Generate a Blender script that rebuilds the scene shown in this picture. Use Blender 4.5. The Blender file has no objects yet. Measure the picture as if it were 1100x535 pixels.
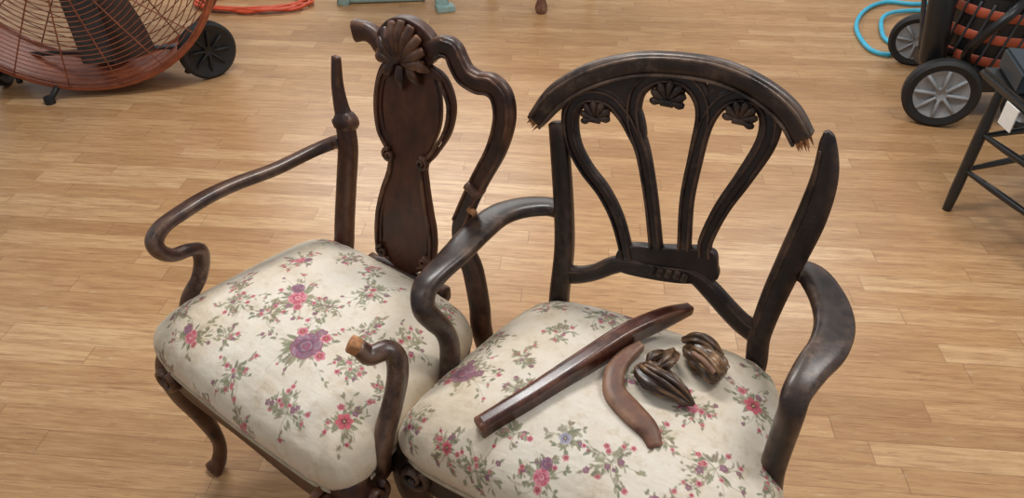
import bpy, math, random
import numpy as np
from mathutils import Vector, Matrix, noise
rnd=random.Random(7)
col=bpy.context.collection

def lin(r,g,b):
    f=lambda c:(c/255/12.92) if c/255<=.04045 else ((c/255+.055)/1.055)**2.4
    return (f(r),f(g),f(b),1)

# ------------------------------------------------------------ materials
class NT:
    def __init__(s,name):
        s.m=bpy.data.materials.new(name); s.m.use_nodes=True
        s.t=s.m.node_tree; s.b=s.t.nodes['Principled BSDF']
    def n(s,typ,**k):
        nd=s.t.nodes.new(typ)
        for a,b in k.items(): setattr(nd,a,b)
        return nd
    def l(s,a,b): s.t.links.new(a,b)
    def math(s,op,a,b=None,c=None):
        nd=s.n('ShaderNodeMath',operation=op)
        for i,x in enumerate((a,b,c)):
            if x is None: continue
            if isinstance(x,(int,float)): nd.inputs[i].default_value=x
            else: s.l(x,nd.inputs[i])
        return nd.outputs[0]
    def ramp(s,fac,stops):
        nd=s.n('ShaderNodeValToRGB')
        e=nd.color_ramp.elements
        while len(e)<len(stops): e.new(.5)
        for i,(p,c) in enumerate(stops):
            e[i].position=p; e[i].color=c
        s.l(fac,nd.inputs[0]); return nd.outputs[0]
    def mix(s,fac,a,b,typ='MIX'):
        nd=s.n('ShaderNodeMix',data_type='RGBA',blend_type=typ)
        for i,x in ((0,fac),(6,a),(7,b)):
            if isinstance(x,(int,float)): nd.inputs[i].default_value=x
            elif isinstance(x,tuple): nd.inputs[i].default_value=x
            else: s.l(x,nd.inputs[i])
        return nd.outputs[2]
    def noise(s,vec,scale,detail=4,rough=.5):
        nd=s.n('ShaderNodeTexNoise'); nd.inputs['Scale'].default_value=scale
        nd.inputs['Detail'].default_value=detail; nd.inputs['Roughness'].default_value=rough
        if vec is not None: s.l(vec,nd.inputs['Vector'])
        return nd.outputs[0]
    def obj(s): return s.n('ShaderNodeTexCoord').outputs['Object']
    def mapping(s,vec,scale=(1,1,1),rot=(0,0,0)):
        nd=s.n('ShaderNodeMapping'); nd.inputs['Scale'].default_value=scale; nd.inputs['Rotation'].default_value=rot
        s.l(vec,nd.inputs[0]); return nd.outputs[0]
    def bump(s,h,strength=.2,dist=.002):
        nd=s.n('ShaderNodeBump'); nd.inputs['Strength'].default_value=strength; nd.inputs['Distance'].default_value=dist
        s.l(h,nd.inputs['Height']); s.l(nd.outputs[0],s.b.inputs['Normal'])

def simple(name,c,rough=.5,metal=0,var=.25,scale=30,coat=0):
    k=NT(name); o=k.obj(); f=k.noise(o,scale,4)
    d=tuple(x*(1-var) for x in c[:3])+(1,)
    e=tuple(min(1,x*(1+var)) for x in c[:3])+(1,)
    k.l(k.ramp(f,[(.3,d),(.7,e)]),k.b.inputs['Base Color'])
    k.b.inputs['Roughness'].default_value=rough; k.b.inputs['Metallic'].default_value=metal
    k.b.inputs['Coat Weight'].default_value=coat
    k.bump(f,.08); return k.m

def wood(name,dark,mid,worn,wear=.6,rough=.36,blotch=.35,coat=.12):
    k=NT(name); o=k.obj()
    g=k.noise(k.mapping(o,(1,1,.35)),38,5,.6)
    big=k.noise(o,7,3)
    base=k.ramp(g,[(.3,dark),(.75,mid)])
    geo=k.n('ShaderNodeNewGeometry')
    pt=k.ramp(geo.outputs['Pointiness'],[(.51,(0,0,0,1)),(.57,(1,1,1,1))])
    wn=k.ramp(k.noise(o,16,5,.65),[(.42,(0,0,0,1)),(.6,(1,1,1,1))])
    f=k.math('MULTIPLY',k.math('MULTIPLY',pt,wn),wear)
    blot=k.ramp(big,[(.48,(0,0,0,1)),(.66,(1,1,1,1))])
    fine=k.ramp(k.noise(o,60,5,.7),[(.4,(0,0,0,1)),(.65,(1,1,1,1))])
    f2=k.math('MAXIMUM',f,k.math('MULTIPLY',k.math('MULTIPLY',blot,fine),blotch))
    k.l(k.mix(f2,base,worn),k.b.inputs['Base Color'])
    r=k.math('MULTIPLY_ADD',g,.25,rough-.08)
    k.l(r,k.b.inputs['Roughness'])
    k.b.inputs['Coat Weight'].default_value=coat; k.b.inputs['Coat Roughness'].default_value=.3
    k.b.inputs['Specular IOR Level'].default_value=.4
    k.bump(g,.2,.001); return k.m

WOOD_A=wood('walnut_reddish',lin(30,15,11),lin(70,37,25),lin(134,92,66),.7)
WOOD_AP=wood('walnut_splat_veneer',lin(40,19,12),lin(86,46,28),lin(130,80,52),.4,.4,.3)
WOOD_B=wood('walnut_dark',lin(20,13,12),lin(46,30,26),lin(112,84,68),.7)
WOOD_AA=wood('walnut_worn_arm',lin(34,18,13),lin(78,46,32),lin(150,116,94),.9,.3,.75,.3)
WOOD_BA=wood('walnut_worn_arm_dark',lin(26,16,14),lin(60,41,34),lin(134,108,90),.9,.32,.75,.3)
WOOD_L=wood('mahogany_polished',lin(40,16,12),lin(84,38,27),lin(155,104,76),.7,.2,.35,.5)
WOOD_W=wood('worn_brown_wood',lin(76,46,34),lin(122,80,60),lin(175,136,108),.9,.45,.6)
WOOD_C=wood('carved_gilt_worn',lin(26,16,12),lin(78,50,34),lin(172,130,86),.9,.28,.8,.3)
RAW=simple('raw_broken_wood',lin(168,116,76),.8,var=.4,scale=120)
BLACK=simple('black_rubber',lin(24,24,25),.6)
BLACKG=simple('black_plastic',lin(20,20,22),.4)
GREY=simple('grey_plastic',lin(140,142,145),.45,var=.1)
ORANGE=simple('copper_orange_paint',lin(146,76,48),.42,coat=.1)
WIRE=simple('copper_wire_guard',lin(124,70,48),.45)
DORANGE=simple('dark_orange_paint',lin(158,72,46),.5)
STEEL=simple('dark_steel',lin(66,68,72),.45,.4)
BLADE=simple('brown_blade',lin(70,56,50),.5,.2)
MINT=simple('pale_green_enamel',lin(140,166,162),.4,var=.1)
CYAN=simple('cyan_hose',lin(64,176,208),.4,var=.1)
OCORD=simple('orange_cord',lin(205,78,42),.5,var=.1)
BOXM=simple('dark_teal_card',lin(36,48,56),.5,var=.1)
WHITE=simple('white_card',lin(225,225,222),.6,var=.04)
PAINTB=simple('black_stool_paint',lin(26,25,25),.35,coat=.2)

# floor
def floor_mat():
    k=NT('wood_strip_floor'); o=k.obj()
    m=k.mapping(o,(1,1,1),(0,0,math.radians(5)))
    sep=k.n('ShaderNodeSeparateXYZ'); k.l(m,sep.inputs[0])
    x,y=sep.outputs[0],sep.outputs[1]
    w=.072
    row=k.math('FLOOR',k.math('DIVIDE',y,w))
    wn=k.n('ShaderNodeTexWhiteNoise',noise_dimensions='1D'); k.l(row,wn.inputs['W'])
    xs=k.math('DIVIDE',k.math('ADD',x,k.math('MULTIPLY',wn.outputs['Value'],7.3)),.56)
    colm=k.math('FLOOR',xs)
    cb=k.n('ShaderNodeCombineXYZ'); k.l(row,cb.inputs[0]); k.l(colm,cb.inputs[1])
    w2=k.n('ShaderNodeTexWhiteNoise',noise_dimensions='2D'); k.l(cb.outputs[0],w2.inputs['Vector'])
    tone=w2.outputs['Value']
    base=k.ramp(tone,[(0,lin(170,130,88)),(.3,lin(184,143,99)),(.75,lin(194,153,108)),(1,lin(206,168,124))])
    off=k.n('ShaderNodeVectorMath',operation='ADD'); k.l(m,off.inputs[0])
    c3=k.n('ShaderNodeCombineXYZ'); k.l(k.math('MULTIPLY',tone,11.),c3.inputs[0]); k.l(k.math('MULTIPLY',tone,5.),c3.inputs[2]); k.l(c3.outputs[0],off.inputs[1])
    gr=k.noise(k.mapping(off.outputs[0],(1.4,17,1)),4.0,7,.68)
    gr2=k.noise(k.mapping(off.outputs[0],(4,90,1)),3.0,4,.7)
    gr3=k.noise(k.mapping(off.outputs[0],(2.5,30,1)),5.0,5,.6)
    c=k.mix(k.math('MULTIPLY',k.ramp(gr,[(.40,(0,0,0,1)),(.66,(1,1,1,1))]),.62),base,lin(146,100,62))
    c=k.mix(k.math('MULTIPLY',k.ramp(gr2,[(.50,(0,0,0,1)),(.70,(1,1,1,1))]),.45),c,lin(126,86,56))
    c=k.mix(k.math('MULTIPLY',k.ramp(gr3,[(.60,(0,0,0,1)),(.68,(1,1,1,1))]),.5),c,lin(116,76,48))
    c=k.mix(k.math('MULTIPLY',k.ramp(gr2,[(.28,(1,1,1,1)),(.45,(0,0,0,1))]),.3),c,lin(222,190,150))
    fy=k.math('FRACT',k.math('DIVIDE',y,w)); fx=k.math('FRACT',xs)
    ly=k.math('LESS_THAN',fy,.028); lx=k.math('LESS_THAN',fx,.005)
    ln=k.math('MULTIPLY',k.math('MAXIMUM',ly,lx),.45)
    c=k.mix(ln,c,lin(104,68,42))
    dirt=k.noise(o,1.1,4,.6)
    c=k.mix(k.math('MULTIPLY',k.ramp(dirt,[(.45,(0,0,0,1)),(.8,(1,1,1,1))]),.3),c,lin(138,102,72))
    sc=k.noise(k.mapping(o,(3,9,1),(0,0,.5)),5,6,.75)
    c=k.mix(k.math('MULTIPLY',k.ramp(sc,[(.60,(0,0,0,1)),(.72,(1,1,1,1))]),.4),c,lin(212,192,166))
    k.l(c,k.b.inputs['Base Color'])
    k.l(k.math('MULTIPLY_ADD',gr,.22,.22),k.b.inputs['Roughness'])
    k.bump(gr2,.08,.001)
    return k.m
FLOOR=floor_mat()
WALL=simple('wall_paint',lin(222,220,216),.85,var=.03)

def fabric_mat():
    k=NT('floral_upholstery'); a=k.n('ShaderNodeVertexColor'); a.layer_name='Col'
    o=k.obj()
    st=k.ramp(k.noise(o,5,6,.65),[(.40,(1,1,1,1)),(.60,lin(238,230,218)),(.78,lin(198,182,158))])
    c=k.mix(1.0,a.outputs[0],st,'MULTIPLY')
    fd=k.ramp(k.noise(o,26,6,.75),[(.52,(1,1,1,1)),(.75,lin(224,214,196))])
    c=k.mix(1.0,c,fd,'MULTIPLY')
    k.l(c,k.b.inputs['Base Color']); k.b.inputs['Roughness'].default_value=.75
    k.b.inputs['Sheen Weight'].default_value=.1
    wv=k.noise(o,420,2); wr=k.noise(o,9,4)
    wk=k.noise(k.mapping(o,(1,3,1),(0,0,.6)),10,3)
    k.bump(k.math('ADD',k.math('ADD',k.math('MULTIPLY',wv,.12),k.math('MULTIPLY',wr,2.5)),k.math('MULTIPLY',wk,2.2)),.7,.003)
    return k.m
FABRIC=fabric_mat()
PIPING=simple('cream_piping',lin(172,156,132),.8,var=.15,scale=60)

# ------------------------------------------------------------ mesh helpers
def mkobj(name,verts,faces,mat,parent=None,smooth=True):
    me=bpy.data.meshes.new(name); me.from_pydata([tuple(v) for v in verts],[],faces); me.update()
    if smooth: me.polygons.foreach_set('use_smooth',[True]*len(me.polygons))
    ob=bpy.data.objects.new(name,me); col.objects.link(ob)
    if mat: me.materials.append(mat)
    if parent: ob.parent=parent
    return ob
def catmull(P,n,closed=False):
    P=[np.array(p,float) for p in P]; out=[]
    N=len(P); segs=N if closed else N-1
    for i in range(segs):
        if closed: p0,p1,p2,p3=P[(i-1)%N],P[i],P[(i+1)%N],P[(i+2)%N]
        else:
            p1,p2=P[i],P[i+1]
            p0=P[i-1] if i>0 else 2*p1-p2
            p3=P[i+2] if i+2<N else 2*p2-p1
        for j in range(n):
            t=j/n
            out.append(.5*((2*p1)+(-p0+p2)*t+(2*p0-5*p1+4*p2-p3)*t*t+(-p0+3*p1-3*p2+p3)*t**3))
    if not closed: out.append(P[-1])
    return out
def sweep(name,pts,W,T=None,ref=(0,-1,0),mat=None,parent=None,n=8,e=4,seg=16,closed=False,tip=False):
    N=len(pts)
    if not hasattr(W,'__len__'): W=[W]*N
    if T is None: T=W
    if not hasattr(T,'__len__'): T=[T]*N
    D=catmull([tuple(p)+(w,t) for p,w,t in zip(pts,W,T)],n,closed)
    C=[Vector(d[:3]) for d in D]; M=len(C)
    nrm=Vector(ref); V=[];F=[]
    for i in range(M):
        if closed: tg=(C[(i+1)%M]-C[i-1])
        else: tg=C[min(i+1,M-1)]-C[max(i-1,0)]
        if tg.length<1e-9: tg=Vector((0,0,1))
        tg.normalize()
        nrm=(nrm-tg*nrm.dot(tg))
        if nrm.length<1e-6: nrm=tg.orthogonal()
        nrm.normalize(); b=tg.cross(nrm)
        w,t=max(D[i][3],.0005)/2,max(D[i][4],.0005)/2
        for j in range(seg):
            a=2*math.pi*(j+.5)/seg; ca,sa=math.cos(a),math.sin(a)
            r=(abs(ca)**e+abs(sa)**e)**(-1/e)
            V.append(C[i]+b*(r*ca*w)+nrm*(r*sa*t))
    for i in range(M if closed else M-1):
        for j in range(seg):
            a=i*seg+j;b2=i*seg+(j+1)%seg;c2=((i+1)%M)*seg+(j+1)%seg;d=((i+1)%M)*seg+j
            F.append((a,d,c2,b2))
    if not closed:
        for base,tgt,sgn in ((0,C[0]-C[1],1),((M-1)*seg,C[-1]-C[-2],-1)):
            ctr=sum((V[base+j] for j in range(seg)),Vector())/seg
            tgt.normalize(); k=len(V)
            wmin=min(D[0 if base==0 else -1][3],D[0 if base==0 else -1][4])
            for j in range(seg): V.append(ctr+(V[base+j]-ctr)*.8+tgt*wmin*.1)
            for j in range(seg):
                q=(base+j,base+(j+1)%seg,k+(j+1)%seg,k+j)
                F.append(q if sgn==1 else q[::-1])
            V.append(ctr+tgt*wmin*.11); q=len(V)-1
            for j in range(seg):
                t3=(k+j,k+(j+1)%seg,q); F.append(t3 if sgn==1 else t3[::-1])
    return mkobj(name,V,F,mat,parent)
def plate(name,outline,thick,fn,mat,parent,holes=(),bevel=.003):
    cu=bpy.data.curves.new(name,'CURVE'); cu.dimensions='2D'; cu.fill_mode='BOTH'
    cu.extrude=thick/2-bevel; cu.bevel_depth=bevel; cu.bevel_resolution=3
    for pl in (outline,)+tuple(holes):
        P=catmull([(x/1000,z/1000) for x,z in pl],8,True)
        sp=cu.splines.new('POLY'); sp.points.add(len(P)-1); sp.use_cyclic_u=True
        for q,p in zip(sp.points,P): q.co=(p[0],p[1],0,1)
    tmp=bpy.data.objects.new(name,cu); col.objects.link(tmp)
    bpy.context.view_layer.update()
    me=bpy.data.meshes.new_from_object(tmp.evaluated_get(bpy.context.evaluated_depsgraph_get()))
    bpy.data.objects.remove(tmp)
    me.name=name
    for v in me.vertices: v.co=Vector(fn(v.co.x,v.co.y,v.co.z))
    me.materials.clear(); me.materials.append(mat)
    ob=bpy.data.objects.new(name,me); col.objects.link(ob); ob.parent=parent
    return ob
def box(name,c,s,mat,parent=None,rot=0,bev=.004):
    import bmesh
    bm=bmesh.new(); bmesh.ops.create_cube(bm,size=1)
    for v in bm.verts: v.co=Vector((v.co.x*s[0],v.co.y*s[1],v.co.z*s[2]))
    if bev: bmesh.ops.bevel(bm,geom=bm.edges[:],offset=bev,segments=2,affect='EDGES')
    R=Matrix.Rotation(rot,4,'Z')
    for v in bm.verts: v.co=R@v.co+Vector(c)
    me=bpy.data.meshes.new(name); bm.to_mesh(me); bm.free()
    ob=bpy.data.objects.new(name,me); col.objects.link(ob); me.materials.append(mat)
    if parent: ob.parent=parent
    return ob
def lathe(name,prof,origin,axis,mat,parent=None,seg=48):
    ax=Vector(axis).normalized(); u=ax.orthogonal().normalized(); w=ax.cross(u)
    V=[];F=[]; o=Vector(origin)
    for r,h in prof:
        for j in range(seg):
            a=2*math.pi*j/seg; V.append(o+ax*h+(u*math.cos(a)+w*math.sin(a))*r)
    for i in range(len(prof)-1):
        for j in range(seg):
            F.append((i*seg+j,i*seg+(j+1)%seg,(i+1)*seg+(j+1)%seg,(i+1)*seg+j))
    ob=mkobj(name,V,F,mat,parent)
    md=ob.modifiers.new('e','EDGE_SPLIT'); md.split_angle=math.radians(40)
    return ob
def empty(name,loc=(0,0,0),rz=0):
    e=bpy.data.objects.new(name,None); e.location=loc; e.rotation_euler=(0,0,rz); e.empty_display_size=.1
    col.objects.link(e); return e
def blob(name,pts,R,mat,parent,lobes=5,amp=.25,seed=0,n=8,flat=1.0,ref=(0,0,1)):
    D=catmull([tuple(p)+(r,) for p,r in zip(pts,R)],n); C=[Vector(d[:3]) for d in D];M=len(C);seg=64
    V=[];F=[];nrm=Vector(ref)
    for i in range(M):
        tg=(C[min(i+1,M-1)]-C[max(i-1,0)]).normalized(); nrm=(nrm-tg*nrm.dot(tg)).normalized(); b=tg.cross(nrm)
        for j in range(seg):
            a=2*math.pi*j/seg
            r=max(D[i][3],.0006)*(1+amp*(abs(math.cos(lobes*a/2+seed+i*.03))-.6))
            r*=1+.28*noise.noise(Vector((i*.14,math.cos(a)*1.6+seed,math.sin(a)*1.6)))
            V.append(C[i]+b*math.cos(a)*r+nrm*math.sin(a)*r*flat)
    for i in range(M-1):
        for j in range(seg): F.append((i*seg+j,(i+1)*seg+j,(i+1)*seg+(j+1)%seg,i*seg+(j+1)%seg))
    F.append(tuple(range(seg))); F.append(tuple(range((M-1)*seg,M*seg))[::-1])
    return mkobj(name,V,F,mat,parent)
def splinters(name,p,d,size,mat,parent,seed=0):
    r=random.Random(seed); d=Vector(d).normalized(); u=d.orthogonal().normalized(); w=d.cross(u)
    V=[];F=[]
    for i in range(16):
        a=r.uniform(0,6.28); q=r.uniform(0,.42)*size; c=Vector(p)+(u*math.cos(a)+w*math.sin(a))*q-d*size*.2
        s=size*r.uniform(.08,.16); h=size*r.uniform(.3,.75); k=len(V)
        for j in range(4):
            aa=j*math.pi/2+a; V.append(c+(u*math.cos(aa)+w*math.sin(aa))*s)
        V.append(c+d*h+u*r.uniform(-.1,.1)*size)
        for j in range(4): F.append((k+j,k+(j+1)%4,k+4))
    return mkobj(name,V,F,mat,parent,False)

# ------------------------------------------------------------ cushions
def outline(cor,th,e=9,bow=.012,side=.006):
    c,s=np.cos(th),np.sin(th); r=(np.abs(c)**e+np.abs(s)**e)**(-1/e); u,v=r*c,r*s
    BL,BR,FR,FL=[np.array(q) for q in cor]
    U=(u+1)/2; V=(v+1)/2
    def L(i): return (1-V)*((1-U)*FL[i]+U*FR[i])+V*((1-U)*BL[i]+U*BR[i])
    x,y=L(0),L(1)
    y=y-bow*(1-u*u)*(1-V)+bow*.4*(1-u*u)*V
    x=x+side*np.sign(u)*(1-v*v)*np.abs(u)
    return x,y
def paint(P,C,spots,seed):
    r=random.Random(seed)
    L=lambda *c: np.array(lin(*c)[:3])
    GREEN=[L(134,138,108),L(150,146,118),L(116,120,96),L(164,158,134),L(146,132,110)]
    PINK=[L(192,84,108),L(208,130,142),L(170,62,88),L(220,160,166)]
    PURP=[L(138,100,122),L(110,78,100),L(158,126,142),L(146,76,98)]
    def sub(c,R): return np.nonzero((np.abs(P[:,0]-c[0])<R)&(np.abs(P[:,1]-c[1])<R))[0]
    def put(idx,mask,colr,a=1.0):
        m=np.clip(mask,0,1)[:,None]*a; C[idx]=C[idx]*(1-m)+np.asarray(colr)*m
    def leaf(c,ang,l,w,colr):
        i=sub(c,l*1.1)
        if len(i)==0: return
        d=P[i]-c; x=d[:,0]*math.cos(ang)+d[:,1]*math.sin(ang); y=-d[:,0]*math.sin(ang)+d[:,1]*math.cos(ang)
        t=x/l; ww=w*4*t*(1-t)
        put(i,((t>0)&(t<1)&(np.abs(y)<ww)),colr,.8)
        put(i,((t>0)&(t<1)&(np.abs(y)<ww*.2)),colr*.6,.5)
    def stem(c,ang,l,bend,colr):
        i=sub(c,l*1.2)
        if len(i)==0: return c
        k=24; pts=[]; x,y,a=c[0],c[1],ang
        for q in range(k): pts.append((x,y)); a+=bend/k; x+=math.cos(a)*l/k; y+=math.sin(a)*l/k
        d=np.min(np.hypot(P[i,0][:,None]-np.array(pts)[:,0],P[i,1][:,None]-np.array(pts)[:,1]),axis=1)
        put(i,np.clip(1.6-d/.0008,0,1),colr,.75); return (x,y,a)
    def flower(c,R,pal,n,center=None):
        i=sub(c,R*1.3)
        if len(i)==0: return
        d=P[i]-c; rr=np.hypot(d[:,0],d[:,1]); a=np.arctan2(d[:,1],d[:,0])+r.uniform(0,6)
        ed=R*(.74+.26*np.abs(np.cos(n*a/2)))
        put(i,rr<ed,pal[0],.9)
        put(i,(rr<ed)&(np.abs(np.sin(n*a/2))>.93)&(rr>R*.3),pal[2]*.7,.7)
        put(i,(rr<ed)&(rr>ed*.7),pal[3],.65)
        put(i,rr<R*.30,center if center is not None else pal[2]*.6,.9)
        put(i,rr<R*.12,L(225,190,110),.9)
    def rose(c,R,pal):
        i=sub(c,R*1.4)
        if len(i)==0: return
        d=P[i]-c
        for q in range(7):
            a0=q*.9+r.uniform(-.2,.2); pc=np.array([math.cos(a0),math.sin(a0)])*R*.62; dd=d-pc
            x=dd[:,0]*math.cos(a0)+dd[:,1]*math.sin(a0); y=-dd[:,0]*math.sin(a0)+dd[:,1]*math.cos(a0)
            rr=np.sqrt((x/.42)**2+(y/.52)**2)/R
            put(i,rr<1,pal[q%2*2],.9); put(i,(rr<1)&(rr>.82),pal[3],.75); put(i,(rr<.45),pal[1],.35)
        for q,(s,n) in enumerate(((.62,5),(.46,4),(.30,3),(.16,3))):
            o=np.array([r.uniform(-.08,.08),r.uniform(-.08,.08)])*R; dd=d-o; rr=np.hypot(dd[:,0],dd[:,1]); a=np.arctan2(dd[:,1],dd[:,0])+q*1.3
            ed=R*s*(.8+.2*np.abs(np.cos(n*a/2)))
            put(i,rr<ed,pal[(q+1)%4],.9); put(i,(rr<ed)&(rr>ed*.88),pal[1]*.6 if q%2 else pal[3],.7)
    for (x,y,R,kind) in spots:
        c=np.array([x,y]); nl=int(10+R*600)
        for q in range(int(9+R*280)):
            a=r.uniform(0,6.28); l=R*r.uniform(1.3,3.1); bend=r.uniform(-1.4,1.4); g=r.choice(GREEN)
            e=stem(c,a,l,bend,g)
            if len(e)==3:
                for z in range(5):
                    t=r.uniform(.35,1.05); leaf(np.array([x+(e[0]-x)*t,y+(e[1]-y)*t]),e[2]+r.uniform(-1.1,1.1),r.uniform(.006,.015),r.uniform(.0014,.0032),r.choice(GREEN))
                if r.random()<.5:
                    flower(np.array(e[:2]),r.uniform(.0028,.0058),r.choice([PINK,PURP,PINK]),5)
        for q in range(nl):
            a=r.uniform(0,6.28); leaf(c+R*.5*np.array([math.cos(a),math.sin(a)]),a+r.uniform(-.6,.6),R*r.uniform(.6,1.2),R*.13,r.choice(GREEN))
        if kind=='P':
            rose(c,R*.9,PURP)
            for q in range(4):
                a=r.uniform(0,6.28); flower(c+R*1.15*np.array([math.cos(a),math.sin(a)]),R*.36,r.choice([PINK,PURP]),5)
        elif kind=='K':
            rose(c,R*.75,[PINK[0],PINK[2],PINK[1],PINK[3]])
            a=r.uniform(0,6.28); rose(c+R*1.15*np.array([math.cos(a),math.sin(a)]),R*.55,PURP)
            flower(c-R*1.05*np.array([math.cos(a),math.sin(a)]),R*.42,PINK,5)
        elif kind=='R':
            flower(c,R*.85,[L(190,64,86),PINK[1],L(120,44,70),L(208,104,120)],6,L(90,54,70))
            flower(c+np.array([-R*1.2,R*.9]),R*.42,PINK,5); flower(c+np.array([R*.3,R*1.25]),R*.35,PURP,5)
        elif kind=='B':
            flower(c,R,[L(146,142,160),L(170,168,180),L(104,100,126),L(180,174,186)],5)
        else:
            for q in range(5):
                a=r.uniform(0,6.28); flower(c+R*r.uniform(.3,1.5)*np.array([math.cos(a),math.sin(a)]),R*r.uniform(.2,.36),r.choice([PINK,PURP]),5)
def cushion(name,cor,prof,spots,seed,parent,bow=.012):
    nt,nr=1600,260
    th=np.linspace(0,2*np.pi,nt,endpoint=False)
    ox,oy=outline(cor,th,bow=bow)
    cx=np.mean([q[0] for q in cor]); cy=np.mean([q[1] for q in cor])
    D=np.array(catmull(prof,40)); seglen=np.hypot(np.diff(D[:,0])*.29,np.diff(D[:,1])); S=np.concatenate([[0],np.cumsum(seglen)])
    t=np.linspace(0,S[-1],nr+1)[1:]
    rho=np.interp(t,S,D[:,0]); z=np.interp(t,S,D[:,1]); s=t/.29
    X=cx+(ox-cx)[None,:]*rho[:,None]; Y=cy+(oy-cy)[None,:]*rho[:,None]; Z=np.repeat(z[:,None],nt,1)
    Z=Z+.004*np.sin(X*23+seed)*np.cos(Y*19+seed*2)*(1-rho[:,None]**4)
    cornerness=np.clip(np.abs(np.sin(2*th)),0,1)**8
    Z=Z+(.0022*np.sin(th*60))[None,:]*cornerness[None,:]*(np.clip((rho-.8)/.2,0,1))[:,None]
    Z=Z+(-.010*cornerness)[None,:]*(np.clip((rho-.6)/.4,0,1)**2)[:,None]
    PX=cx+(ox-cx)[None,:]*s[:,None]; PY=cy+(oy-cy)[None,:]*s[:,None]
    co=np.concatenate([[[cx,cy,Z[0].mean()]],np.stack([X,Y,Z],-1).reshape(-1,3)])
    P=np.concatenate([[[cx,cy]],np.stack([PX,PY],-1).reshape(-1,2)])
    C=np.tile(np.array(lin(224,214,199)[:3]),(len(P),1)); paint(P,C,spots,seed)
    # grubby band where hands and legs rub the front and side roll of the cushion
    rim=np.concatenate([[0],np.repeat(np.clip((rho-.80)/.25,0,1)*(z<.52),nt)])
    C=C*(1-rim[:,None]*np.array([.12,.16,.24]))
    i=np.arange(nr-1)[:,None]; j=np.arange(nt)[None,:]; j2=(j+1)%nt
    q=np.stack([1+i*nt+j,1+(i+1)*nt+j,1+(i+1)*nt+j2,1+i*nt+j2],-1).reshape(-1,4)
    jj=np.arange(nt); tri=np.stack([np.zeros(nt,int),1+jj,1+(jj+1)%nt],-1)
    me=bpy.data.meshes.new(name); me.vertices.add(len(co)); me.vertices.foreach_set('co',co.ravel().astype(np.float32))
    nl=q.size+tri.size; me.loops.add(nl); me.loops.foreach_set('vertex_index',np.concatenate([q.ravel(),tri.ravel()]).astype(np.int32))
    npoly=len(q)+len(tri); me.polygons.add(npoly)
    ls=np.concatenate([np.arange(len(q))*4,q.size+np.arange(len(tri))*3]).astype(np.int32)
    me.polygons.foreach_set('loop_start',ls)
    try: me.polygons.foreach_set('loop_total',np.concatenate([np.full(len(q),4),np.full(len(tri),3)]).astype(np.int32))
    except Exception: pass
    me.update(calc_edges=True); me.validate()
    me.polygons.foreach_set('use_smooth',np.ones(len(me.polygons),bool))
    at=me.color_attributes.new('Col','FLOAT_COLOR','POINT')
    at.data.foreach_set('color',np.concatenate([C,np.ones((len(C),1))],1).ravel().astype(np.float32))
    me.materials.append(FABRIC)
    ob=bpy.data.objects.new(name,me); col.objects.link(ob); ob.parent=parent
    k=np.linspace(0,2*np.pi,160,endpoint=False); px,py=outline(cor,k,bow=bow)
    zb=prof[-2][1]; sc=prof[-2][0]+.014
    cz=np.clip(np.abs(np.sin(2*k)),0,1)**8
    sweep(name+'_piping',[(cx+(a-cx)*sc,cy+(b-cy)*sc,zb-.002-.008*c) for a,b,c in zip(px,py,cz)],.009,.009,(0,0,1),PIPING,parent,n=1,e=2,seg=8,closed=True)
    return ob
def seat_rail(name,cor,z0,z1,mat,parent,wave=.012,bow=.012):
    nt=400; th=np.linspace(0,2*np.pi,nt,endpoint=False); ox,oy=outline(cor,th,bow=bow)
    cx=np.mean([q[0] for q in cor]); cy=np.mean([q[1] for q in cor])
    V=[];F=[]
    pr=[(.90,0,0),(.945,0,0),(.965,0,.15),(.968,0,.35),(.955,0,.5),(.957,1,.80),(.966,1,.9),(.955,1,1),(.89,1,1)]
    for sc,wv,f in pr:
        for j in range(nt):
            x=cx+(ox[j]-cx)*sc; y=cy+(oy[j]-cy)*sc
            z=z0+(z1-z0)*f - wv*wave*math.cos(4*th[j]+math.pi)*1.0
            V.append((x,y,z))
    n=len(pr)
    for i in range(n):
        for j in range(nt):
            a=i*nt+j;b=i*nt+(j+1)%nt;c=((i+1)%n)*nt+(j+1)%nt;d=((i+1)%n)*nt+j
            F.append((a,d,c,b))
    return mkobj(name,V,F,mat,parent)
def spiral(name,c,r0,r1,turns,wd,mat,parent,u=(1,0,0),w=(0,0,1),sgn=1,start=0,depth=.01):
    u,w=Vector(u),Vector(w); c=Vector(c); P=[];W=[]
    k=int(14*turns)
    for i in range(k+1):
        t=i/k; a=start+sgn*t*turns*2*math.pi; r=r0+(r1-r0)*t
        P.append(c+u*math.cos(a)*r+w*math.sin(a)*r); W.append(wd*(1-.45*t))
    return sweep(name,P,W,[depth]*len(P),u.cross(w),mat,parent,n=3,e=2.5,seg=10)

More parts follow.
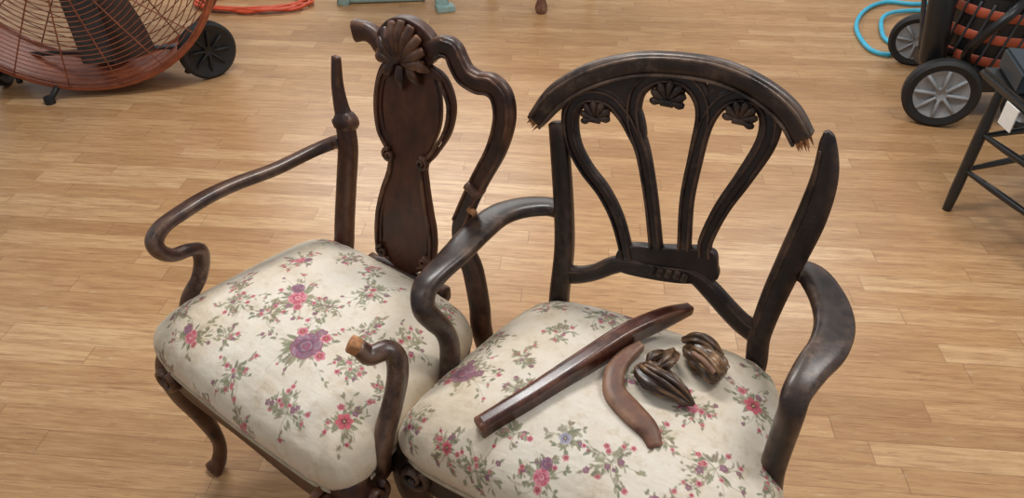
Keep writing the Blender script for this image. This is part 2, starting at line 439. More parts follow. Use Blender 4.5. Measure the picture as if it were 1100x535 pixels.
# ============================================================ CHAIR B (pierced fan back)
kB=math.tan(math.radians(10)); kA=math.tan(math.radians(9))
B=empty('armchair',(.276,1.053,0),math.radians(-24))
def bB(x,z,off=0): return (x/1000,(z/1000-.47)*kB-off,z/1000)
def pB(x,z,h): return (x,(z-.47)*kB-h,z)
corB=[(-.240,.02),(.252,-.002),(.312,-.48),(-.362,-.425)]
cushion('seat_cushion',corB,[(0,.550),(.3,.546),(.6,.534),(.8,.516),(.93,.491),(.985,.466),(1.0,.444),(.985,.424),(.955,.412),(.93,.408)],
  [(-.275,-.285,.028,'P'),(-.02,-.01,.022,'K'),(-.065,-.427,.018,'K'),(.03,-.37,.018,'S'),(.215,-.15,.021,'R'),(-.145,-.142,.012,'S'),(-.05,-.36,.011,'B'),(.18,-.32,.022,'S'),
   (-.27,-.17,.014,'S'),(-.09,-.055,.018,'S'),(-.15,-.30,.014,'S'),(.10,-.06,.013,'S'),(-.33,-.40,.016,'S'),(.13,-.42,.02,'K'),(-.18,-.45,.016,'S'),(-.2,-.06,.014,'S'),(.24,-.40,.016,'K'),(.0,-.2,.016,'S'),(.12,-.22,.015,'K'),(-.24,-.43,.012,'R'),(-.34,-.30,.012,'S'),(.21,-.05,.012,'S'),(.27,-.28,.013,'S'),(-.18,-.22,.010,'S'),(.04,-.49,.016,'R'),(.19,-.50,.015,'S'),(-.13,-.38,.010,'S'),(.09,-.30,.010,'S')],3,B)
seat_rail('seat_rail',corB,.418,.350,WOOD_B,B)
sweep('back_post_left',[(-.215,.085,0),(-.205,.04,.2),(-.196,.0,.40),bB(-198,495),bB(-199,593),bB(-208,671),bB(-224,763),bB(-240,845)],[.03,.034,.04,.038,.037,.036,.035,.032],[.028,.03,.034,.032,.03,.028,.026,.024],(0,-1,0),WOOD_B,B,e=5)
sweep('back_post_right',[(.215,.085,0),(.205,.04,.2),(.198,.0,.40),bB(200,469),bB(193,530),bB(198,611),bB(210,699),bB(221,780),bB(223,850),bB(213,905),bB(207,922)],[.03,.034,.038,.040,.040,.044,.048,.050,.042,.026,.010],[.028,.03,.034,.034,.03,.03,.028,.028,.026,.02,.012],(0,-1,0),WOOD_B,B,e=5)
sweep('post_right_bead',[bB(x,z,.014) for x,z in ((183,540),(186,611),(196,699),(206,780),(209,845),(205,895))],.006,.006,(0,-1,0),WOOD_B,B,e=2,seg=8)
ct=[(-281,845),(-244,897),(-184,943),(-112,974),(-40,986),(28,986),(90,970),(141,942),(174,906)]
sweep('crest_rail',[bB(x,z,.002) for x,z in ct],[.036,.046,.045,.040,.038,.038,.040,.042,.040],.028,(0,-1,0),WOOD_BA,B,n=10,seg=20)
def offs(P,d):
    out=[]
    for i,(x,z) in enumerate(P):
        a=P[max(i-1,0)];b=P[min(i+1,len(P)-1)];tx,tz=b[0]-a[0],b[1]-a[1];l=math.hypot(tx,tz); out.append((x-tz/l*d,z+tx/l*d))
    return out
for i,d in enumerate((-14,13)):
    sweep('crest_bead_%d'%i,[bB(x,z,.017) for x,z in offs(ct[:],d)],.006,.006,(0,-1,0),WOOD_BA,B,n=8,e=2,seg=8)
strapL=[(-70,610),(-101,685),(-135,735),(-176,774),(-204,812),(-217,855),(-212,888),(-188,908),(-150,909),(-120,888),(-98,860),(-77,826),(-50,749),(-23,652)]
strapC=[(-24,652),(-50,749),(-76,826),(-98,870),(-106,905),(-102,935),(-83,956),(-57,966),(-25,964),(1,945),(15,910),(15,843),(15,756),(26,672)]
strapR=[(27,665),(15,756),(15,835),(20,900),(38,940),(68,957),(100,951),(120,925),(121,882),(101,820),(76,754),(62,690),(66,660)]
for nme,st in (('splat_strap_left',strapL),('splat_strap_center',strapC),('splat_strap_right',strapR)):
    N=len(st); Wd=[.026+.012*math.exp(-((i-N/2)/2.8)**2) for i in range(N)]
    sweep(nme,[bB(x,z) for x,z in st],Wd,.017,(0,-1,0),WOOD_B,B,n=8,e=4)
    sweep(nme+'_bead',[bB(x,z,.0105) for x,z in offs(st,-8)],.005,.005,(0,-1,0),WOOD_B,B,n=8,e=2,seg=8)
    sweep(nme+'_bead_outer',[bB(x,z,.0105) for x,z in offs(st,8)],.005,.005,(0,-1,0),WOOD_B,B,n=8,e=2,seg=8)
plate('splat_base',[(-86,590),(-92,612),(-86,632),(-60,645),(-22,652),(26,664),(62,672),(82,668),(90,645),(92,622),(40,600),(-30,590)],.018,pB,WOOD_B,B)
plate('splat_web_left',[(-112,915),(-90,890),(-78,850),(-98,850),(-118,880)],.016,pB,WOOD_B,B)
plate('splat_web_right',[(12,930),(18,880),(25,880),(32,935),(22,955)],.016,pB,WOOD_B,B)
plate('splat_web_top_left',[(-215,890),(-190,925),(-130,962),(-90,965),(-110,905),(-160,905)],.014,pB,WOOD_B,B)
plate('splat_web_top_right',[(15,968),(60,970),(110,955),(130,935),(118,925),(70,948),(28,945)],.014,pB,WOOD_B,B)
def shell(pref,cx,cz,R,par,bf,mat,a0=-.15,a1=math.pi+.15,n=7,lift=.012,tilt=0):
    sweep(pref+'_back',[bf(cx,cz-R*300,.002),bf(cx,cz+R*500,.002)],R*1.5,.014,(0,-1,0),mat,par,n=6,e=2,seg=20)
    for i in range(n):
        a=a0+(a1-a0)*i/(n-1)+tilt; L=R*1000*(.85+.15*math.sin(math.pi*i/(n-1)))
        p=[bf(cx+math.cos(a)*L*f,cz-R*250+math.sin(a)*L*f,lift*(.75+.35*math.sin(f*2.6))) for f in (.1,.4,.75,1)]
        sweep(pref+'_lobe_%d'%i,p,[R*.16,R*.28,R*.44,R*.26],[R*.25,R*.35,R*.4,R*.2],(0,-1,0),mat,par,n=4,e=2,seg=10)
    sweep(pref+'_boss',[bf(cx-R*300,cz-R*350,lift),bf(cx+R*300,cz-R*350,lift)],R*.4,R*.4,(0,-1,0),mat,par,n=4,e=2,seg=10)
shell('shell_left',-168,882,.031,B,bB,WOOD_B,tilt=.25)
shell('shell_center',-48,936,.034,B,bB,WOOD_B)
shell('shell_right',72,928,.031,B,bB,WOOD_B,tilt=-.2)
rail=[(-190,545),(-160,552),(-130,567),(-100,590),(-70,604),(-25,607),(35,615),(62,612),(90,594),(130,563),(160,543),(190,532)]
sweep('cross_rail',[bB(x,z) for x,z in rail],[.044,.036,.032,.034,.032,.028,.028,.034,.038,.040,.042,.050],.02,(0,-1,0),WOOD_B,B,n=6)
sweep('cross_rail_bead',[bB(x,z,.011) for x,z in offs(rail,11)],.005,.005,(0,-1,0),WOOD_B,B,n=6,e=2,seg=8)
for i,(x,z) in enumerate([(-8,612),(8,614),(24,616),(38,614),(-22,610)]):
    sweep('rail_carving_%d'%i,[bB(x,z-8,.013),bB(x+3,z+8,.013)],.012,.008,(0,-1,0),WOOD_B,B,n=4,e=2,seg=10)
larm=[(-.215,.040,.672),(-.249,.050,.668),(-.296,.030,.664),(-.329,-.012,.662),(-.342,-.080,.662),(-.347,-.152,.662),(-.354,-.205,.660),(-.359,-.245,.650),(-.350,-.268,.628),(-.336,-.262,.60),(-.324,-.250,.57),(-.318,-.244,.53),(-.317,-.250,.47),(-.315,-.262,.40)]
sweep('arm_left',larm,[.030,.046,.056,.062,.062,.056,.048,.044,.038,.036,.034,.036,.040,.044],[.026,.026,.026,.026,.026,.026,.028,.032,.034,.034,.032,.032,.034,.034],(0,0,1),WOOD_BA,B,n=8,e=3.5,seg=20)
rarm=[(.212,.036,.672),(.228,.046,.67),(.255,.035,.668),(.283,-.010,.664),(.297,-.064,.662),(.293,-.123,.662),(.275,-.176,.658),(.262,-.222,.646),(.262,-.238,.622),(.262,-.240,.59),(.262,-.240,.56),(.262,-.250,.50),(.266,-.258,.45),(.27,-.268,.40)]
sweep('arm_right',rarm,[.030,.044,.058,.064,.064,.060,.052,.044,.040,.040,.040,.040,.044,.048],[.028,.028,.028,.028,.028,.028,.030,.032,.036,.036,.034,.034,.036,.036],(0,0,1),WOOD_BA,B,n=8,e=3.5,seg=20)
splinters('broken_end_left',bB(-286,838),(-.6,0,-.8),.03,RAW,B,1)
splinters('broken_end_right',bB(178,899),(.5,-.2,-.8),.034,RAW,B,2)
def cab(pref,x,y,sg,mat,par):
    sweep(pref,[(x,y,.415),(x+sg*.012,y-.012,.36),(x+sg*.014,y-.014,.29),(x+sg*.004,y+.0,.2),(x+sg*.002,y+.012,.1),(x+sg*.012,y+.002,.035),(x+sg*.024,y-.014,.006)],[.066,.070,.056,.040,.028,.032,.046],[.066,.070,.056,.040,.028,.034,.024],(0,-1,0),mat,par,n=8,e=2.6)
    spiral(pref+'_scroll',(x-sg*.012,y-.045,.375),.030,.005,1.6,.016,mat,par,u=(sg,0,0),w=(0,0,1),start=2.2,depth=.026)
    spiral(pref+'_scroll_side',(x+sg*.045,y+.010,.375),.028,.005,1.6,.015,mat,par,u=(0,-1,0),w=(0,0,1),start=2.2,depth=.02)
cab('front_leg_left',-.315,-.378,-1,WOOD_B,B)
cab('front_leg_right',.265,-.43,1,WOOD_B,B)

# ============================================================ CHAIR A (vase splat)
A=empty('armchair.001',(-.221,1.226,0),math.radians(-33))
def bA(x,z,off=0): return (x/1000,(z/1000-.47)*kA-off,z/1000)
def pA(x,z,h): return (x,(z-.47)*kA-h,z)
corA=[(-.268,.014),(.206,-.022),(.243,-.466),(-.346,-.425)]
cushion('seat_cushion.001',corA,[(0,.545),(.3,.541),(.6,.529),(.8,.511),(.93,.486),(.985,.461),(1.0,.440),(.985,.420),(.955,.408),(.93,.404)],
  [(.028,-.315,.032,'P'),(-.076,-.234,.024,'K'),(-.165,-.142,.015,'K'),(.024,-.137,.020,'S'),(.185,-.39,.018,'R'),(-.095,-.293,.015,'S'),(-.06,-.42,.017,'S'),(-.20,-.40,.018,'K'),(.17,-.20,.020,'S'),(-.10,-.07,.014,'S'),
   (-.17,-.296,.018,'S'),(.09,-.43,.018,'S'),(-.27,-.36,.014,'S'),(.07,-.02,.016,'K'),(-.23,-.25,.012,'S'),(.12,-.30,.014,'S'),(-.05,.0,.014,'S'),(.16,-.07,.015,'S'),(-.2,-.02,.014,'R'),(.0,-.50,.016,'K'),(-.28,-.47,.015,'S'),(.09,-.22,.014,'S'),(-.01,-.22,.012,'S'),(-.13,-.50,.014,'S'),(.2,-.30,.012,'S'),(-.13,-.37,.010,'S'),(-.02,-.08,.010,'S')],5,A)
seat_rail('seat_rail.001',corA,.418,.350,WOOD_A,A)
sweep('back_post_left.001',[(-.205,.09,0),(-.2,.045,.2),(-.195,.0,.40),bA(-186,505),bA(-176,622),bA(-168,710),bA(-172,752),bA(-174,768)],[.034,.036,.042,.042,.041,.040,.038,.038],[.03,.03,.034,.032,.03,.03,.03,.03],(0,-1,0),WOOD_A,A,e=5)
sweep('post_collar',[bA(-173,756),bA(-173,765),bA(-173,772),bA(-176,784)],[.044,.052,.050,.036],[.036,.04,.04,.03],(0,-1,0),WOOD_A,A,n=4,e=6)
sweep('post_stub',[bA(-175,775),bA(-184,800),bA(-192,842),bA(-193,896)],[.036,.030,.024,.020],[.028,.022,.018,.012],(0,-1,0),WOOD_A,A,e=6)
splinters('broken_end_post',bA(-193,893),(0,0,1),.014,RAW,A,4)
rp=[(.20,.09,0),(.195,.045,.2),(.19,.0,.40),bA(184,475),bA(162,550),bA(137,592),bA(129,642),bA(146,698),bA(168,754),bA(195,818),bA(206,875),bA(198,914),bA(176,930),bA(149,928),bA(120,936),bA(103,955),bA(90,972),bA(68,974),bA(44,962),bA(20,958)]
sweep('back_post_right.001',rp,[.034,.036,.040,.042,.042,.040,.036,.032,.034,.038,.042,.042,.040,.038,.038,.036,.036,.036,.038,.03],[.03,.03,.034,.03,.03,.028,.026,.026,.026,.026,.026,.026,.026,.026,.026,.026,.026,.026,.026,.02],(0,-1,0),WOOD_A,A,n=8,e=4,seg=20)
pl=[(129,650),(146,698),(168,754),(195,818),(206,875),(198,914),(176,930),(149,928),(120,936),(103,955),(90,972),(68,974)]
for i,d in enumerate((13,-13)):
    sweep('post_edge_bead_%d'%i,[bA(x,z,.0135) for x,z in offs(pl,d)],.006,.006,(0,-1,0),WOOD_A,A,n=8,e=2,seg=8)
sweep('post_knot_1',[bA(146,738,.008),bA(172,724,.008)],.020,.034,(0,-1,0),WOOD_A,A,n=4,e=2.5)
sweep('post_knot_2',[bA(152,690,.014),bA(168,684,.014)],.012,.012,(0,-1,0),RAW,A,n=4,e=2.5)
sweep('crest_scroll_left',[bA(-20,948),bA(-48,936),(bA(-71,940)),bA(-90,956),bA(-112,962),bA(-138,958)],[.03,.034,.034,.034,.036,.042],.028,(0,-1,0),WOOD_A,A,n=8)
vase=[(-12,935),(-57,922),(-80,890),(-90,832),(-82,776),(-55,736),(-56,700),(-72,655),(-86,600),(-90,545),(-84,505),(-50,492),(-8,478),(34,500),(60,520),(67,556),(64,600),(54,640),(42,694),(38,735),(60,766),(90,818),(97,872),(76,915),(40,930)]
slitL=[(-50,905),(-67,880),(-75,832),(-66,785),(-50,762),(-60,790),(-66,832),(-61,872)]
slitR=[(50,914),(64,878),(66,830),(54,790),(40,760),(74,788),(86,828),(86,872),(70,906)]
slL2=[(-60,640),(-72,600),(-76,550),(-70,515),(-66,550),(-66,600)]
slR2=[(47,640),(55,600),(58,555),(50,525),(49,555),(49,600)]
plate('vase_splat',vase,.014,pA,WOOD_AP,A,holes=(slitL,slitR,slL2,slR2))
sweep('splat_bead_left',[bA(x,z,.009) for x,z in offs(vase[1:12],7)],.008,.008,(0,-1,0),WOOD_A,A,n=8,e=2,seg=8)
sweep('splat_bead_right',[bA(x,z,.009) for x,z in offs(vase[13:24],7)],.008,.008,(0,-1,0),WOOD_A,A,n=8,e=2,seg=8)
for i,(x,z,s) in enumerate(((-48,738,1),(34,744,-1),(-66,512,1),(48,528,-1))):
    spiral('splat_scroll_%d'%i,bA(x,z,.011),.015,.003,1.4,.009,WOOD_A,A,u=(s,0,0),w=(0,0,1),start=1.5,depth=.012)
sweep('splat_shoe',[bA(-110,462,.0),bA(100,462,.0)],.04,.03,(0,-1,0),WOOD_A,A)
for i in range(9):
    a=math.radians(172-(i*20.5)); L=68*(.84+.16*math.sin(math.pi*i/8))
    cx,cz=-16,930
    p=[bA(cx+math.cos(a)*L*f*.95,cz+math.sin(a)*L*f*1.10,.012+.010*math.sin(f*2.7)) for f in (.05,.35,.7,1)]
    sweep('crest_shell_lobe_%d'%i,p,[.008,.013,.022,.016],[.014,.018,.020,.012],(0,-1,0),WOOD_A,A,n=5,e=2,seg=10)
plate('crest_shell_back',[(-80,936),(-74,972),(-48,997),(-12,1005),(22,998),(46,980),(52,950),(20,925),(-50,920)],.022,pA,WOOD_A,A)
for i,(x,z,dx,dz,l) in enumerate([(-14,926,0,-1,48),(-34,930,-.45,-.9,40),(6,932,.45,-.9,40),(-50,940,-.8,-.5,30),(22,942,.8,-.5,30)]):
    sweep('crest_acanthus_%d'%i,[bA(x,z,.02),bA(x+dx*l*.5,z+dz*l*.5,.022),bA(x+dx*l*1.05,z+dz*l,.012)],[.018,.022,.006],[.012,.014,.006],(0,-1,0),WOOD_A,A,n=6,e=2,seg=10)
la=[(-.185,.038,.722),(-.210,.036,.712),(-.238,-.005,.700),(-.261,-.085,.692),(-.292,-.158,.687),(-.309,-.218,.682),(-.313,-.276,.677),(-.312,-.320,.672),(-.304,-.347,.660),(-.294,-.350,.641),(-.288,-.332,.622),(-.288,-.300,.613),(-.290,-.278,.598),(-.293,-.276,.57),(-.300,-.290,.53),(-.316,-.312,.49),(-.322,-.322,.45),(-.315,-.325,.40)]
sweep('arm_left.001',la,[.030,.034,.040,.048,.056,.062,.060,.050,.038,.032,.030,.032,.032,.030,.030,.032,.036,.038],[.026,.026,.024,.024,.024,.024,.024,.024,.026,.026,.026,.026,.026,.028,.030,.032,.032,.032],(0,0,1),WOOD_AA,A,n=8,e=3.5,seg=20)
ra=[(.186,-.334,.640),(.200,-.326,.622),(.212,-.300,.618),(.224,-.292,.604),(.232,-.300,.575),(.234,-.320,.53),(.232,-.345,.48),(.232,-.365,.44),(.228,-.37,.40)]
sweep('arm_support_right',ra,[.028,.030,.032,.034,.034,.034,.036,.038,.036],[.026,.028,.030,.032,.032,.032,.034,.034,.034],(0,0,1),WOOD_AA,A,n=8,e=3.5)
sweep('arm_stump_break',[(.176,-.340,.648),(.187,-.334,.640)],.028,.025,(0,0,1),RAW,A,n=3,e=4)
cab('front_leg_left.001',-.295,-.385,-1,WOOD_A,A)
cab('front_leg_right.001',.205,-.42,1,WOOD_A,A)

# ============================================================ loose broken pieces on seat B
MB=Matrix.Translation((.276,1.053,0))@Matrix.Rotation(math.radians(-24),4,'Z')
def wB(p): return tuple(MB@Vector(p))
sweep('broken_arm_rail',[wB(p) for p in [(-.185,-.392,.530),(-.128,-.316,.550),(-.076,-.232,.567),(-.023,-.136,.574),(.025,-.062,.570),(.062,-.008,.562)]],[.026,.029,.030,.030,.028,.020],[.038,.040,.038,.038,.034,.018],(0,0,1),WOOD_L,n=10,e=7,seg=28)
sweep('broken_arm_support',[wB(p) for p in [(.084,-.318,.536),(.066,-.296,.544),(.030,-.276,.550),(-.004,-.252,.555),(-.016,-.214,.560),(-.010,-.176,.562),(.006,-.140,.563)]],[.024,.034,.040,.038,.034,.028,.018],.020,(0,0,1),WOOD_W,n=8,e=5)
def lump(name,pts,R,seed):
    e=empty(name,(0,0,0))
    blob('carved_body',[wB(p) for p in pts],R,WOOD_C,e,lobes=9,amp=.34,seed=seed,flat=.8)
    return e
l1=lump('carved_leg_fragment',[(.022,-.190,.571),(.032,-.200,.571),(.054,-.208,.571),(.080,-.214,.567),(.104,-.220,.560),(.122,-.225,.554)],[.010,.021,.025,.020,.013,.003],1)
blob('carved_ear',[wB(p) for p in [(.052,-.200,.588),(.062,-.180,.588),(.064,-.152,.578),(.058,-.130,.566)]],[.004,.012,.011,.004],WOOD_C,l1,lobes=5,amp=.3,seed=2)
blob('carved_ear_2',[wB(p) for p in [(.030,-.182,.574),(.036,-.165,.574),(.048,-.142,.568)]],[.004,.010,.004],WOOD_C,l1,lobes=5,amp=.3,seed=4)
sweep('carved_leaf_rib',[wB(p) for p in [(.030,-.205,.589),(.056,-.212,.592),(.086,-.217,.584),(.108,-.221,.572)]],[.006,.011,.009,.003],.006,(0,0,1),WOOD_C,l1,n=6,e=2)
l2=lump('carved_leg_fragment.001',[(.078,-.112,.562),(.092,-.118,.566),(.110,-.128,.568),(.130,-.138,.566),(.146,-.148,.561),(.152,-.151,.560)],[.008,.018,.024,.024,.021,.012],3)
blob('carved_curl',[wB(p) for p in [(.070,-.100,.568),(.092,-.100,.578),(.118,-.104,.578),(.142,-.114,.568)]],[.005,.012,.012,.006],WOOD_C,l2,lobes=5,amp=.3,seed=5)
sweep('carved_bead',[wB(p) for p in [(.096,-.142,.586),(.116,-.152,.586),(.138,-.162,.576)]],.010,.008,(0,0,1),WOOD_W,l2,n=5,e=2)

# ============================================================ drum fan
F_=empty('drum_fan',(-1.82,3.02,.665),math.radians(8))
R=.62
def circ(r,y,k=64): return [(math.cos(2*math.pi*i/k)*r,y,math.sin(2*math.pi*i/k)*r) for i in range(k)]
sweep('front_rim',circ(R,-.0,96),.03,.03,(0,1,0),ORANGE,F_,n=1,e=2.5,seg=12,closed=True)
sweep('rear_rim',circ(R,.30,96),.03,.03,(0,1,0),ORANGE,F_,n=1,e=2.5,seg=12,closed=True)
lathe('drum_shroud',[(R-.004,.0),(R-.004,.30),(R+.004,.30),(R+.004,.0)],(0,0,0),(0,1,0),ORANGE,F_,96)
for i in range(26):
    r=.07+i*.0215
    for nm,y in (('front',-.02),('rear',.31)):
        if nm=='rear' and i%2: continue
        yy=y-(.05*(1-(r/R)**2) if nm=='front' else -.03*(1-(r/R)**2))
        sweep('guard_ring_%s_%d'%(nm,i),circ(r,yy,72),.0046,.0046,(0,1,0),WIRE,F_,n=1,e=2,seg=6,closed=True)
for i in range(18):
    a=2*math.pi*i/18
    for nm,y in (('front',-.02),('rear',.31)):
        P=[(math.cos(a)*r,y-(.052*(1-(r/R)**2) if nm=='front' else -.032*(1-(r/R)**2)),math.sin(a)*r) for r in (.05,.2,.4,R)]
        sweep('guard_spoke_%s_%d'%(nm,i),P,.006,.006,(0,1,0),WIRE,F_,n=3,e=2,seg=6)
lathe('hub',[(.0,-.02),(.08,-.02),(.09,0),(.09,.12),(.0,.13)],(0,.08,0),(0,1,0),STEEL,F_)
lathe('motor',[(.0,.17),(.10,.17),(.11,.19),(.11,.36),(.0,.37)],(0,0,0),(0,1,0),BLACKG,F_)
for i in range(4):
    a=.25+i*math.pi/2; V=[];Fc=[]
    for q in range(8):
        r=.08+q*.07; wd=.10+.11*math.sin(q/7*2.2)
        for s in range(6):
            t=(s/5-.5)*wd; tw=.7-.35*q/7
            V.append((math.cos(a)*r-math.sin(a)*t*math.cos(tw),.14+t*math.sin(tw)+.02*math.cos(s),math.sin(a)*r+math.cos(a)*t*math.cos(tw)))
    for q in range(7):
        for s in range(5): Fc.append((q*6+s,q*6+s+1,q*6+s+7,q*6+s+6))
    mkobj('blade_%d'%i,V,Fc,BLADE,F_)
box('motor_mount',(0,.26,-.02),(.14,.05,1.20),STEEL,F_)
box('motor_mount_front',(.03,.03,-.22),(.13,.03,.60),STEEL,F_)
for s in (-1,1):
    sweep('stand_tube_%d'%(s+1),[(s*.36-.0,.10,-.62),(s*.38,.16,-.56),(s*.42,.22,-.53),(s*.46,.30,-.50)],.028,.028,(1,0,0),BLACKG,F_,n=6,e=2,seg=10)
sweep('front_foot_bar',[(-.20,-.04,-.652),(-.18,-.03,-.63),(-.16,.0,-.60)],.024,.024,(1,0,0),BLACKG,F_,n=4,e=2)
lathe('foot',[(0,0),(.022,0),(.022,.03),(0,.03)],(-.20,-.04,-.665),(0,0,1),BLACK,F_,20)
sweep('axle',[(-.48,.20,-.535),(.48,.20,-.535)],.022,.022,(0,1,0),STEEL,F_,n=2,e=2)
def wheel(pref,c,axis,r,w,par,hub=GREY,tr=.3):
    ax=Vector(axis).normalized()
    lathe(pref+'_tyre',[(r*(1-tr),-w*.35),(r*.9,-w*.5),(r,-w*.3),(r,w*.3),(r*.9,w*.5),(r*(1-tr),w*.35)],c,ax,BLACK,par)
    lathe(pref+'_hub',[(0,w*.30),(r*.18,w*.42),(r*.2,w*.2),(r*.55,w*.2),(r*(1-tr)+.002,w*.38),(r*(1-tr)+.002,-w*.38),(r*.55,-w*.2),(r*.2,-w*.2),(r*.18,-w*.42),(0,-w*.3)],c,ax,hub,par)
    u=ax.orthogonal().normalized(); v=ax.cross(u)
    for i in range(8):
        a=i*math.pi/4; d=u*math.cos(a)+v*math.sin(a)
        for sd in (-1,1):
            sweep(pref+'_spoke_%d_%d'%(i,sd+1),[Vector(c)+d*r*.15+ax*w*.3*sd,Vector(c)+d*r*(1-tr)+ax*w*.3*sd],.014*r/.14,.02,tuple(ax),hub,par,n=2,e=3,seg=8)
for s in (-1,1): wheel('wheel_%d'%(s+1),(s*.46,.14 if s>0 else .2,-.535),(1,-1.4 if s>0 else 0,0),.13,.05,F_,hub=BLACK)

# ============================================================ shop vacuum / stool / hoses
Vc=empty('shop_vacuum',(0,0,0))
lathe('drum',[(0,.20),(.19,.20),(.205,.22),(.21,.30),(.212,.44),(.205,.50),(0,.50)],(2.0,2.98,0),(0,0,1),BLACKG,Vc)
for i,z in enumerate((.24,.33,.42)):
    lathe('drum_band_%d'%i,[(.2125,z),(.2155,z+.004),(.2155,z+.034),(.2125,z+.038)],(2.0,2.98,0),(0,0,1),DORANGE,Vc)
for i in range(26):
    a=i*2*math.pi/26
    sweep('drum_strap_%d'%i,[(2.0+math.cos(a+d)*.216,2.98+math.sin(a+d)*.216,z) for z,d in ((.23,-.1),(.35,0),(.48,.1))],.010,.005,(math.cos(a),math.sin(a),0),STEEL,Vc,n=3,e=3,seg=8)
lathe('head',[(.205,.50),(.215,.52),(.18,.60),(.10,.64),(0,.65)],(2.0,2.98,0),(0,0,1),BLACKG,Vc)
box('chassis',(2.0,2.95,.165),(.46,.34,.06),BLACKG,Vc)
lathe('canister',[(0,0),(.04,.0),(.05,.02),(.05,.33),(.03,.37),(0,.38)],(1.72,2.88,.22),(-.12,.1,1),BLACKG,Vc,32)
sweep('canister_bracket',[(1.72,2.88,.28),(1.85,2.92,.24)],.03,.03,(0,0,1),BLACKG,Vc)
sweep('vacuum_hose',[(1.95,2.80,.52),(1.86,2.74,.46),(1.80,2.78,.34),(1.84,2.84,.24),(1.95,2.80,.19)],.036,.036,(0,0,1),BLACKG,Vc,n=8,e=2)
sweep('handle',[(1.78,3.1,.2),(1.72,3.12,.5),(1.74,3.1,.75),(1.9,3.1,.78)],.022,.022,(0,1,0),STEEL,Vc,e=2)
wheel('wheel_front',(1.735,2.765,.142),(-.35,-1,0),.142,.055,Vc)
wheel('wheel_side',(2.10,2.74,.10),(-.35,-1,0),.10,.05,Vc)
wheel('wheel_rear',(1.90,3.36,.12),(-.5,-1,0),.12,.05,Vc)
sweep('axle',[(1.76,2.80,.142),(1.86,2.90,.16),(2.0,2.95,.17)],.022,.022,(0,0,1),STEEL,Vc,e=2)
sweep('axle_rear',[(1.91,3.34,.12),(1.95,3.15,.16)],.022,.022,(0,0,1),STEEL,Vc,e=2)

S=empty('wooden_stool',(0,0,0))
box('seat',(1.755,2.08,.445),(.42,.46,.035),PAINTB,S,0,.012)
box('hanging_tag',(1.538,2.07,.402),(.004,.07,.075),WHITE,S,0,.001)
lg={'bl':((1.575,2.205,.43),(1.525,2.145,0)),'fl':((1.62,1.90,.43),(1.64,1.80,0)),'br':((1.92,2.25,.43),(1.98,2.33,0)),'fr':((1.91,1.90,.43),(1.97,1.83,0))}
def lp(k,z):
    a,b=Vector(lg[k][0]),Vector(lg[k][1]); t=(a.z-z)/a.z; return a+(b-a)*t
for k in lg:
    sweep('leg_'+k,[lp(k,z) for z in (.43,.36,.25,.16,.08,.0)],[.028,.034,.038,.036,.036,.030],None,(0,-1,0),PAINTB,S,e=2,seg=14)
for i,(a,b,z) in enumerate((('bl','br',.15),('bl','fl',.15),('fl','fr',.19),('br','fr',.15),('bl','fl',.28),('bl','br',.27))):
    sweep('rung_%d'%i,[lp(a,z),(lp(a,z)+lp(b,z))/2,lp(b,z)],[.016,.024,.016],None,(0,0,1),PAINTB,S,e=2,seg=12)
bx=empty('tool_case',(0,0,0))
box('case_body',(1.70,2.17,.497),(.26,.22,.068),BOXM,bx,-.25,.008)
box('case_label',(1.68,2.155,.5325),(.12,.04,.002),GREY,bx,-.25,0)
box('case_latch',(1.60,2.10,.50),(.03,.02,.03),STEEL,bx,-.25,.003)

hz=.014
sweep('garden_hose',[(2.5,4.2,hz),(2.27,4.13,hz),(2.1,4.16,hz),(1.93,4.02,hz),(1.80,3.78,hz),(1.765,3.52,hz),(1.83,3.44,hz),(1.90,3.52,hz),(1.90,3.68,hz),(2.0,3.92,hz+.012),(2.22,4.03,hz),(2.6,4.0,hz)],.022,.022,(0,0,1),CYAN,n=10,e=2,seg=12)
pts=[]
for i in range(60):
    a=i*.62; pts.append((-1.45+math.cos(a)*(.30+.04*math.sin(i*1.7)),4.16+math.sin(a)*(.14+.03*math.cos(i*2.3)),.012+.002*(i%6)+.01*math.sin(i)**2))
sweep('extension_cord',pts,.016,.016,(0,0,1),OCORD,n=6,e=2,seg=8)
G=empty('machine_stand',(0,0,0))
sweep('foot_rail_left',[(-.92,4.18,.03),(-.50,4.22,.03)],.05,.05,(0,0,1),MINT,G,e=6)
for i,(a,b) in enumerate((((-.38,4.08,.0),(-.52,4.25,.62)),((-.95,4.15,.0),(-.85,4.28,.62)),((-.38,4.75,.0),(-.52,4.6,.62)),((-.95,4.75,.0),(-.85,4.6,.62)))):
    sweep('leg_%d'%i,[a,b],.07,.03,(0,-1,0),MINT,G,e=6)
sweep('cross_brace',[(-.43,4.14,.2),(-.93,4.19,.2)],.05,.02,(0,-1,0),MINT,G,e=6)
box('foot_pad',(-.37,4.07,.015),(.10,.08,.03),MINT,G,.3)
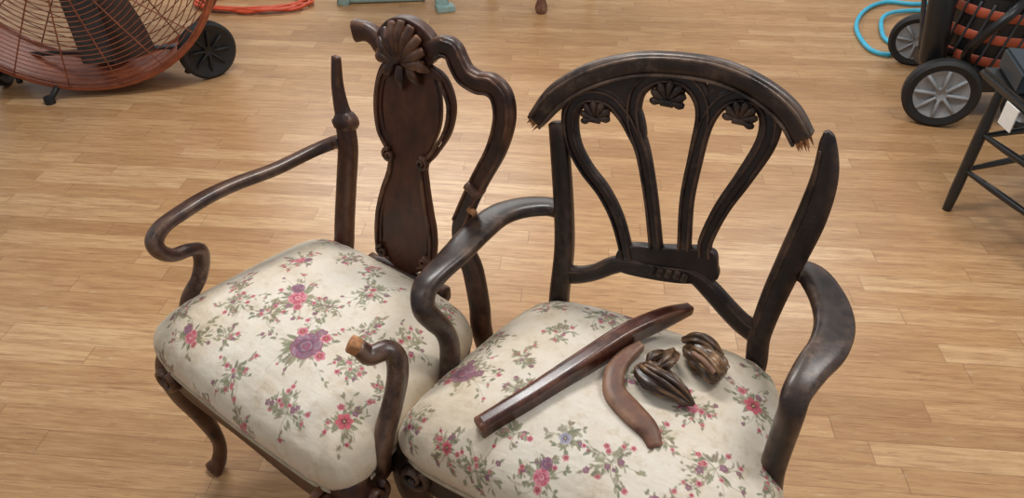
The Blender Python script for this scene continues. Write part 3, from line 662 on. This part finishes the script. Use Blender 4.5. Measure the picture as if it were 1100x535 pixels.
box('table_plate',(-.68,4.43,.64),(.55,.5,.04),STEEL,G)
T_=empty('side_table',(0,0,0))
for i,(x,y) in enumerate(((.16,4.03),(-.12,4.36),(.46,4.36),(.16,4.66))):
    sweep('leg_%d'%i,[(x,y,.0),(x,y,.03),(x,y,.07),(x,y,.12),(x,y,.3),(x,y,.66)],[.05,.07,.05,.035,.04,.05],None,(0,-1,0),WOOD_W,T_,e=2)
lathe('top',[(0,.66),(.40,.66),(.41,.67),(.40,.69),(0,.69)],(.17,4.35,0),(0,0,1),WOOD_W,T_)

# ============================================================ room
mkobj('floor',[(-6,-3,0),(6,-3,0),(6,9.5,0),(-6,9.5,0)],[(0,1,2,3)],FLOOR,None,False)
mkobj('wall_back',[(-6,9.5,0),(6,9.5,0),(6,9.5,3.2),(-6,9.5,3.2)],[(0,1,2,3)],WALL,None,False)

def area(name,loc,sx,sy,power,colr=(1,.985,.955),rot=(0,0,0)):
    l=bpy.data.lights.new(name,'AREA'); l.shape='RECTANGLE'; l.size=sx; l.size_y=sy; l.energy=power; l.color=colr
    o=bpy.data.objects.new(name,l); o.location=loc; o.rotation_euler=rot; col.objects.link(o)
area('ceiling_light_1',(-.4,2.2,3.0),1.2,.35,56)
area('ceiling_light_2',(1.8,1.4,3.0),1.2,.35,36)
area('ceiling_light_3',(-2.0,.4,3.0),1.2,.35,10)
area('ceiling_light_4',(-1.0,6.5,3.0),2.4,.5,105)
area('ceiling_light_5',(2.2,5.0,3.0),1.2,.5,36)
w=bpy.data.worlds.new('World'); bpy.context.scene.world=w; w.use_nodes=True
w.node_tree.nodes['Background'].inputs[0].default_value=(.96,.98,1,1); w.node_tree.nodes['Background'].inputs[1].default_value=.37
sc=bpy.context.scene
sc.view_settings.view_transform='Standard'; sc.view_settings.look='None'

cd=bpy.data.cameras.new('Camera'); cd.sensor_width=36; cd.lens=800/1100*36; cd.clip_start=.05
co=bpy.data.objects.new('Camera',cd); co.location=(0,0,1.5); co.rotation_euler=(math.radians(90-38),0,0); col.objects.link(co); sc.camera=co
